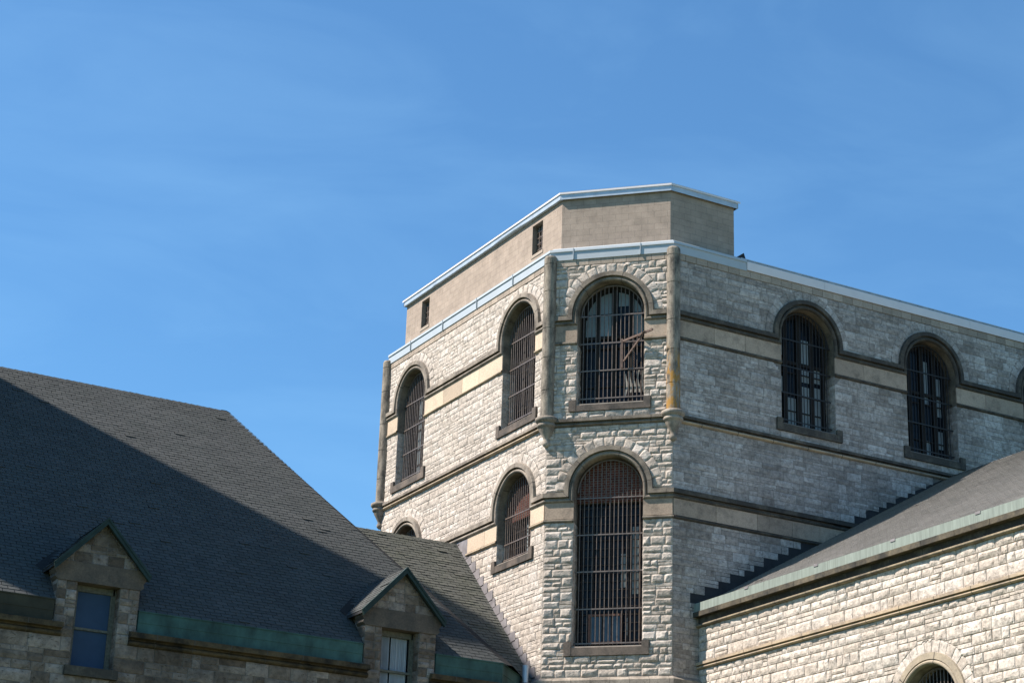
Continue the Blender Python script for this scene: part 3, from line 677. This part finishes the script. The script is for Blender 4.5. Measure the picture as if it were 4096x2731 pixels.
def dormer(xc,kind):
    yb=lambda z: 8.18+(z-19.3)/KS
    fac=[]; hw=1.07
    for s in (-1,1):
        a,b_=(xc-hw,xc-.56) if s<0 else (xc+.56,xc+hw)
        m=MB(); masonry(m,FV,rows([11.85,13.27],.24),a,b_,None,.032,.05,(.22,.4),None,.25); fac.append(m)
    # gable stones, clipped to the triangle
    zg0,ha=13.72,1.0
    def gm(A,B): return (B>14.80-1.05*abs(A-xc))
    m=MB(); fac.append(m); masonry(m,FV,rows([zg0,14.8],.27),xc-1.02,xc+1.02,None,.025,.055,(.25,.5),gm,.2)
    # cheeks
    for s in (-1,1):
        yy=2.9
        PJ=frame((xc+s*hw,1.7),(0,-1 if s<0 else 1),(s,0))
        m=MB(); fac.append(m); masonry(m,PJ,rows([12.75,13.6],.22),(-1.3 if s<0 else 0),(0 if s<0 else 1.3),None,.02,.07,(.25,.5))
    m=MB()
    for s in (-1,1):
        a,b_=(xc-hw,xc-.56) if s<0 else (xc+.56,xc+hw)
        m.poly([FV(a,12.2,0),FV(b_,12.2,0),FV(b_,13.4,0),FV(a,13.4,0)])
        m.poly([(xc+s*hw,1.7,12.2),(xc+s*hw,1.7,13.75),(xc+s*hw,3.0,13.75),(xc+s*hw,3.0,12.2)])
        m.poly([(xc+s*.56,1.7,11.1),(xc+s*.56,2.2,11.1),(xc+s*.56,2.2,13.3),(xc+s*.56,1.7,13.3)])
    m.poly([FV(xc-1.05,13.4,0),FV(xc+1.05,13.4,0),FV(xc+1.05,13.72,0),FV(xc,14.82,0),FV(xc-1.05,13.72,0)])
    o=m.build('dormer',MORTD,V)
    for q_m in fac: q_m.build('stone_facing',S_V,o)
    for s in (-1,1):   # jamb stones
        m=MB()
        if s>0: PJ=lambda u,z,d: (xc+.56-d,1.7+u,z)
        else: PJ=lambda u,z,d: (xc-.56+d,1.7+.3-u,z)
        masonry(m,PJ,rows([11.15,13.27],.24),0,.3,None,.02,.07,(.28,.3)); m.build('jamb',S_V,o)
    # lintel: broad block with coved ends
    m=MB(); 
    out=[(-1.08,13.26),(1.08,13.26),(1.16,13.33),(1.13,13.42),(1.2,13.5),(1.2,13.62),(1.06,13.76),(-1.06,13.76),(-1.2,13.62),(-1.2,13.5),(-1.13,13.42),(-1.16,13.33)]
    m.poly([FV(xc+u,z,.05) for u,z in out],.6)
    for i in range(len(out)):
        a,b_=out[i],out[(i+1)%len(out)]; m.poly([FV(xc+a[0],a[1],.05),FV(xc+a[0],a[1],-.4),FV(xc+b_[0],b_[1],-.4),FV(xc+b_[0],b_[1],.05)],.6)
    m.build('lintel',mat_sand('lintel_soiled',(.16,.122,.092),(.07,.06,.052),.35,.65),o)
    # roof slopes
    m=MB(); mt=MB(); zp=14.93; wq=1.25; y0=1.50
    for s in (-1,1):
        Lq=wq*math.hypot(1,1.05); S=(-s,0,1.05); 
        # eave line from y0 back to roof plane
        if s<0: shingles(m,(xc+s*wq,0,zp-1.05*wq),(0,1,0),S,Lq,lambda t:y0,lambda t:yb(zp-1.05*wq+t*1.05/math.hypot(1,1.05)),.305,.143)
        else: shingles(m,(xc+s*wq,0,zp-1.05*wq),(0,1,0),S,Lq,lambda t:y0,lambda t:yb(zp-1.05*wq+t*1.05/math.hypot(1,1.05)),.305,.143)
        ez=zp-1.05*wq-.01
        mt.poly([(xc+s*wq,y0,ez),(xc,y0,zp-.01),(xc,yb(zp),zp-.01),(xc+s*wq,yb(ez),ez)])
        mt.poly([(xc+s*wq,y0,ez-.07),(xc,y0,zp-.09),(xc,yb(zp),zp-.09),(xc+s*wq,yb(ez),ez-.07)])
        mt.poly([(xc+s*wq,y0,ez-.07),(xc+s*wq,yb(ez),ez-.07),(xc+s*wq,yb(ez),ez),(xc+s*wq,y0,ez)])
    caps(m,(xc,y0,zp),(xc,yb(zp),zp),.13,.2,side=((-1,0,-1.05),(1,0,-1.05)))
    m.build('dormer_roof',SHV,o); mt.build('roof_underside',TAR,o)
    m=MB()
    for s in (-1,1):
        for (dz0,dz1,d0,d1) in ((-.15,-.0,.16,.235),(-.03,.03,.16,.255)):
            A=[(xc,zp+dz1),(xc+s*(wq+.02),zp-1.05*wq+dz1-.02),(xc+s*(wq-.03),zp-1.05*wq+dz0-.0),(xc,zp+dz0)]
            f=[FV(u,z,d1) for u,z in A];bk=[FV(u,z,d0) for u,z in A]
            m.poly(f if s>0 else f); m.poly(bk[::-1])
            for i in range(4): m.poly([f[i],bk[i],bk[(i+1)%4],f[(i+1)%4]])
    m.build('rake_trim',COPT,o)
    m=MB()
    for s in (-1,1): # valley flashing strips
        a=Vector((xc+s*wq*1.02,yb(zp-1.05*wq)-.02,zp-1.05*wq+.005)); b_=Vector((xc,yb(zp)+.02,zp+.01)); off=Vector((s*.14,.0,0.02))
        m.poly([a,a+off+Vector((0,.12,.12)),b_+off*.3+Vector((0,.1,.1)),b_])
    m.build('valley_flashing',SHD,o)
    # window
    m=MB(); D=-.3
    for s in (-1,1): m.box(FV,xc+s*.52-.045,xc+s*.52+.045,11.15,13.25,D-.05,D+.02)
    m.box(FV,xc-.52,xc+.52,13.1,13.25,D-.05,D+.02); m.box(FV,xc-.5,xc+.5,12.13,12.19,D-.05,D+.03); m.box(FV,xc-.52,xc+.52,11.15,11.22,D-.05,D+.03)
    for s in (-1,1): m.box(FV,xc+s*.455-.025,xc+s*.455+.025,11.2,13.12,D-.05,D+.0)
    m.build('sash_frame',PAINT,o)
    m=MB()
    if kind=='blue': 
        m.poly([FV(xc-.5,11.2,D-.03),FV(xc+.5,11.2,D-.03),FV(xc+.5,13.12,D-.03),FV(xc-.5,13.12,D-.03)]); m.build('window_blind',BLUE,o)
    else:
        n=64
        for (a,b_) in ((-.48,-.13),(-.09,.40)):
            pts=[FV(xc+a+(b_-a)*i/n,z,D-.09+.04*math.sin(i*.95)+.01*math.sin(i*.37)) for z in (11.2,13.1) for i in range(n+1)]
            m.grid(pts,n,1)
        m.build('curtain',CURT,o)
        m=MB(); m.poly([FV(xc-.5,11.2,D-.16),FV(xc+.5,11.2,D-.16),FV(xc+.5,13.12,D-.16),FV(xc-.5,13.12,D-.16)]); m.build('glass_pane',GLASS,o)
    m=MB(); m.box(FV,xc-.68,xc+.68,10.92,11.15,-.32,.13); m.build('sill',WEAD,o)
dormer(DX[0],'blue'); dormer(DX[1],'curtain')
V.children
# --- Q: link building with the mossy roof against the tower
Q=thing('link_building','low link building with mossy grey-green shingle roof butting the sunlit tower wall','building',(-2,6,0))
qy,qz=1.9,17.8+KS*(1.9-8.18); QL=(8.18-qy)*sl
m=MB(); shingles(m,(0,qy,qz),(1,0,0),(0,1,KS),QL,lambda s:-7.0,lambda s:-.0,.305,.143,(.008,.024)); m.build('roof',SHQ,Q)
m=MB(); caps(m,(-7,8.18,17.8),(0,8.18,17.8),.16,.2,side=((0,-1,-KS),(0,1,-KS))); m.build('ridge_cap',SHQ,Q)
m=MB(); m.poly([(-7,qy,qz-.012),(0,qy,qz-.012),(0,8.18,17.788),(-7,8.18,17.788)]); m.poly([(-7,8.18,17.788),(0,8.18,17.788),(0,13,12.93),(-7,13,12.93)]); m.build('roof_deck',SHD,Q)
m=MB(); m.poly([(-7,2.3,0),(-.05,2.3,0),(-.05,2.3,qz+.3),(-7,2.3,qz+.3)]); m.poly([(-7,12.9,0),(-7,12.9,12.9),(-.05,12.9,12.9),(-.05,12.9,0)]); m.build('wall',S_V,Q)
m=MB()
# stepped lead soakers up the tower wall
z=11.9
while z<17.75:
    y=8.18+(z-17.8)/KS; h=rng.uniform(.24,.33); w=rng.uniform(.17,.25)
    q=[(-.028,y+.1,z),(-.028,y-w,z+.02),(-.028,y-w+.02,z+h+.03),(-.028,y+.1,z+h+.03)]
    q=[(-.028,y+.12,z-.02),(-.028,y-w,z+.02+rng.uniform(-.02,.02)),(-.028,y-w+.03,z+h+.05),(-.028,y+h/KS,z+h)]
    m.poly(q[::-1],rng.random()); z+=h*.93
q=[(-.034,7.62,17.28),(-.034,7.35,17.3),(-.034,7.35,17.84),(-.034,8.05,17.84)]; m.poly(q[::-1])
m.build('step_flashing',LEAD,Q)
pv=thing('vent_pipe','short grey metal vent pipe standing on the link roof beside the tower corner','pipe',(-.42,2.85,12.3))
m=MB(); m.tube((-.42,2.85,12.25),(-.42,2.85,13.05),.085,16); m.build('pipe',METALG,pv,False)
m=MB(); m.tube((-.42,2.85,12.25),(-.42,2.85,12.55),.13,16); m.build('flashing_collar',LEAD,pv)
# ---------------------------------------------------------------- W: right wing
W=thing('stone_wing','sunlit rough limestone wing with faded shingle roof and green copper gutter, right foreground','building',(8,-8,0))
YW=22.0
ZW=10.53; UW=9.70
m=MB(); backing(m,FW,0,YW,0,14.35,[(UW,7.4,ZW)]); m.poly([(3.61,-YW,0),(23,-YW,0),(23,-YW,14.35),(3.61,-YW,14.35)]); m.poly([(3.3,-YW,14.35),(23.2,-YW,14.35),(13.35,-YW,20.36)]); m.poly([(23,-YW,0),(23,0,0),(23,0,14.6),(23,-YW,14.6)]); m.build('wall',MORT,W)
m=MB()
def exW(z0,z1): return [(UW-RO,UW+RO)] if z1<=10.6 else []
masonry(m,FW,rows([8.6,9.5,10.52,12.97],.25)+rows([13.17,14.2],.25),0,15.5,exW,.042,.05,(.2,.8),arcmask([(UW,ZW)]),.16)
voussoirs(m,FW,UW,ZW,.018,17); m.build('stone_facing',S_W,W)
m=MB(); sweep(m,FW,0,YW,12.97,[],[(0,0)]+rollprof(0,.085,.0,.11)+[(.09,.04),(.105,.04),(.11,.13),(.185,.13),(.2,0)],0,0); m.build('belt_course',ROLLB,W)
m=MB(); LB=[(0,0)]+[(.0,.02),(0.001,.02)]
n=26; L=[]
for (r,d) in ((RO,0),(RO,.03))+tuple((RO+.005+.055*(1-math.cos(math.pi*i/6)),.03+.075*math.sin(math.pi*i/6)) for i in range(7))+((RO+.125,.03),(RO+.13,.09),(RL,.085),(RL+.01,0)):
    L.append([FW(UW-r,8.6,d)]+[FW(UW-r*math.cos(math.pi*i/n),ZW+r*math.sin(math.pi*i/n),d) for i in range(n+1)]+[FW(UW+r,8.6,d)])
m.grid([p for r_ in L for p in r_],n+2,len(L)-1,.6,[(i*.12,j) for j in range(len(L)) for i in range(n+3)]); m.build('hood_moulding',mat_sand('hood_clean',(.36,.30,.22),(.22,.19,.15),.4,.7,1.1),W)
window(W,FW,UW,7.4,ZW,7.1,'timber',S_W,WEAL,WEAL,IRON,[10.5,9.6,8.7,7.8])
m=MB(); sweep(m,FW,0,YW,14.15,[],[(0,0)]+rollprof(.0,.11,.03,.14),0,0)
m.build('eaves_roll',mat_sand('eaves_stone',(.33,.27,.18),(.13,.11,.085),.35,.62,1.35),W)
m=MB(); blocks(m,FW,-0.0,YW,14.44,14.58,.225,1.1,1.35); m.build('eaves_ledge',mat_sand('eaves_ledge_soiled',(.15,.125,.085),(.045,.042,.036),.35,.6),W)
m=MB(); m.box(FW,0,YW,14.28,14.44,-.02,.035); m.build('eaves_shade_strip',WEAD,W)  # blackened stone strip, darkened to stand for the shade gap under the ledge
m=MB(); m.box(FW,.0,YW,14.582,14.84,-.1,.185); m.build('copper_gutter',COPPER,W)
for y in (2.55,5.65,8.75,11.85,14.9):
    m=MB(); m.box(FW,y-.09,y+.09,14.79,14.85,.1,.20); m.build('gutter_strap',LEAD,W)
WLn=9.88*math.hypot(1,.573)
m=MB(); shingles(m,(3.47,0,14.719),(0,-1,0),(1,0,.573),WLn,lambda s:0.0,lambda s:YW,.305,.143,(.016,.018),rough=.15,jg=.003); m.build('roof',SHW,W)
m=MB(); m.poly([(3.45,0,14.695),(3.45,-YW,14.695),(13.35,-YW,20.368),(13.35,0,20.368)]); m.poly([(13.35,0,20.368),(13.35,-YW,20.368),(23.2,-YW,14.7),(23.2,0,14.7)]); m.build('roof_deck',SHD,W)
m=MB(); caps(m,(13.35,-YW,20.38),(13.35,0,20.38),.15,.2,side=((-1,0,-.573),(1,0,-.573))); m.build('ridge_cap',SHW,W)
# ---------------------------------------------------------------- unseen building out of frame, outline shaped to cast the long diagonal shade
el=math.radians(51.5); sh=.44
N=thing('unseen_shade_building','unseen stone building beyond the left edge, gabled outline and added banner shaped to cast the diagonal shade','building',(-24,8.3,0))
prf=[(5.6,0),(5.6,30),(8.6,36.6),(9.2,37.6),(10.46,38.5),(11.03,40.9),(12.4,45.2),(13.01,40.8),(13.91,33.8),(14.6,28.4),(14.6,0)]
dx_,dy_=-8.,8*sh
m=MB(); m.poly([(-24,y,z) for y,z in prf]); m.poly([(-24+dx_,y+dy_,z) for y,z in prf][::-1])
for a,b_ in ((prf[0],prf[1]),(prf[-2],prf[-1])): m.poly([(-24,*a),(-24,*b_),(-24+dx_,b_[0]+dy_,b_[1]),(-24+dx_,a[0]+dy_,a[1])])
m.build('wall',S_V,N)
m=MB()
for a,b_ in zip(prf[1:-2],prf[2:-1]): m.poly([(-24,*a),(-24,*b_),(-24+dx_,b_[0]+dy_,b_[1]),(-24+dx_,a[0]+dy_,a[1])])
m.build('steep_roof',SHV,N)
m=MB(); m.tube((-24,12.4,45),(-24,12.4,46.2),.06,8); m.build('shade_flag_pole',METALG,N)  # pole added to carry the shade-casting banner
m=MB(); fl=[(12.4,43.9),(12.4,45.2),(13.23,45.69),(14.35,46.43),(14.84,46.81),(15.53,47.37),(15.6,46.9),(15.72,46.37),(15.97,45.76),(16.15,44.55),(14.8,44.12),(13.8,44.0)]
m.poly([(-24.02,y,z) for y,z in fl]); m.poly([(-23.98,y,z) for y,z in fl][::-1])
for i in range(len(fl)):
    a,b_=fl[i],fl[(i+1)%len(fl)]; m.poly([(-24.02,*a),(-23.98,*a),(-23.98,*b_),(-24.02,*b_)])
m.build('shade_flag',STUMP,N)  # invented banner, outline shaped to shade the link roof and tower foot
# ---------------------------------------------------------------- ground
m=MB(); m.poly([(-1500,-1500,0),(1500,-1500,0),(1500,1500,0),(-1500,1500,0)]); g=m.build('ground',mat_flat('grass_ground',(.09,.11,.05),.95,0,.3,.4)); g['kind']='structure'
# ---------------------------------------------------------------- light, sky, camera
el=math.radians(51.5); sh=.44
sd=Vector((-math.cos(el)/math.hypot(1,sh),math.cos(el)*sh/math.hypot(1,sh),math.sin(el)))
sun=bpy.data.lights.new('sun','SUN'); sun.energy=5.0; sun.angle=math.radians(.5); sun.color=(1,.905,.81)
so=bpy.data.objects.new('sun',sun); COL.objects.link(so); so.rotation_euler=sd.to_track_quat('Z','Y').to_euler(); so.location=(-30,0,60)
w=bpy.data.worlds.new('World'); SC.world=w; w.use_nodes=True; nt=w.node_tree; bg=nt.nodes['Background']
sky=nt.nodes.new('ShaderNodeTexSky'); sky.sky_type='NISHITA'; sky.sun_disc=False; sky.sun_elevation=el; sky.sun_rotation=math.atan2(sd.x,sd.y)
sky.air_density=1.0; sky.dust_density=.25; sky.ozone_density=3.0; sky.altitude=200
tc=nt.nodes.new('ShaderNodeTexCoord'); mp=nt.nodes.new('ShaderNodeMapping'); mp.inputs['Scale'].default_value=(1.5,4,7); mp.inputs['Rotation'].default_value=(.3,.5,.9)
nt.links.new(tc.outputs['Generated'],mp.inputs[0]); nz=nt.nodes.new('ShaderNodeTexNoise'); nz.inputs['Scale'].default_value=2.6; nz.inputs['Detail'].default_value=7; nz.inputs['Roughness'].default_value=.55; nz.inputs['Distortion'].default_value=.6
nt.links.new(mp.outputs[0],nz.inputs['Vector']); cr=nt.nodes.new('ShaderNodeValToRGB'); cr.color_ramp.elements[0].position=.45; cr.color_ramp.elements[0].color=(0,0,0,1); cr.color_ramp.elements[1].position=.8; cr.color_ramp.elements[1].color=(.07,.07,.07,1)
nt.links.new(nz.outputs['Fac'],cr.inputs[0])
mx=nt.nodes.new('ShaderNodeMix'); mx.data_type='RGBA'; nt.links.new(cr.outputs[0],mx.inputs[0]); nt.links.new(sky.outputs[0],mx.inputs[6]); mx.inputs[7].default_value=(7.5,8.2,9.2,1)
ml=nt.nodes.new('ShaderNodeMix'); ml.data_type='RGBA'; ml.blend_type='MULTIPLY'; ml.inputs[0].default_value=1; ml.inputs[7].default_value=(.56,.87,1.0,1)
nt.links.new(mx.outputs[2],ml.inputs[6]); nt.links.new(ml.outputs[2],bg.inputs['Color']); bg.inputs['Strength'].default_value=.091
f,pi_,ro,ya_=7952.0058,math.radians(20.614488),math.radians(-1.890160),math.radians(61.128057)
Rr=Vector((math.sin(ya_),-math.cos(ya_),0)); Fh=Vector((math.cos(ya_),math.sin(ya_),0)); Fv=Fh*math.cos(pi_)+Vector((0,0,math.sin(pi_))); Up=-Fh*math.sin(pi_)+Vector((0,0,math.cos(pi_)))
cX=Rr*math.cos(ro)-Up*math.sin(ro); cY=Rr*math.sin(ro)+Up*math.cos(ro); cZ=-Fv
cam=bpy.data.cameras.new('camera'); cam.lens=f/4096*36; cam.sensor_width=36; cam.clip_end=5000; cam.clip_start=.5
co=bpy.data.objects.new('camera',cam); COL.objects.link(co)
co.matrix_world=Matrix(((cX.x,cY.x,cZ.x,-28.24202),(cX.y,cY.y,cZ.y,-46.172911),(cX.z,cY.z,cZ.z,1.7),(0,0,0,1)))
SC.camera=co
vs=SC.view_settings; vs.view_transform='Standard'; vs.look='None'; vs.exposure=1.07; vs.gamma=1; vs.use_curve_mapping=False
for o in bpy.data.objects:
    if '_w' in o: del o['_w']
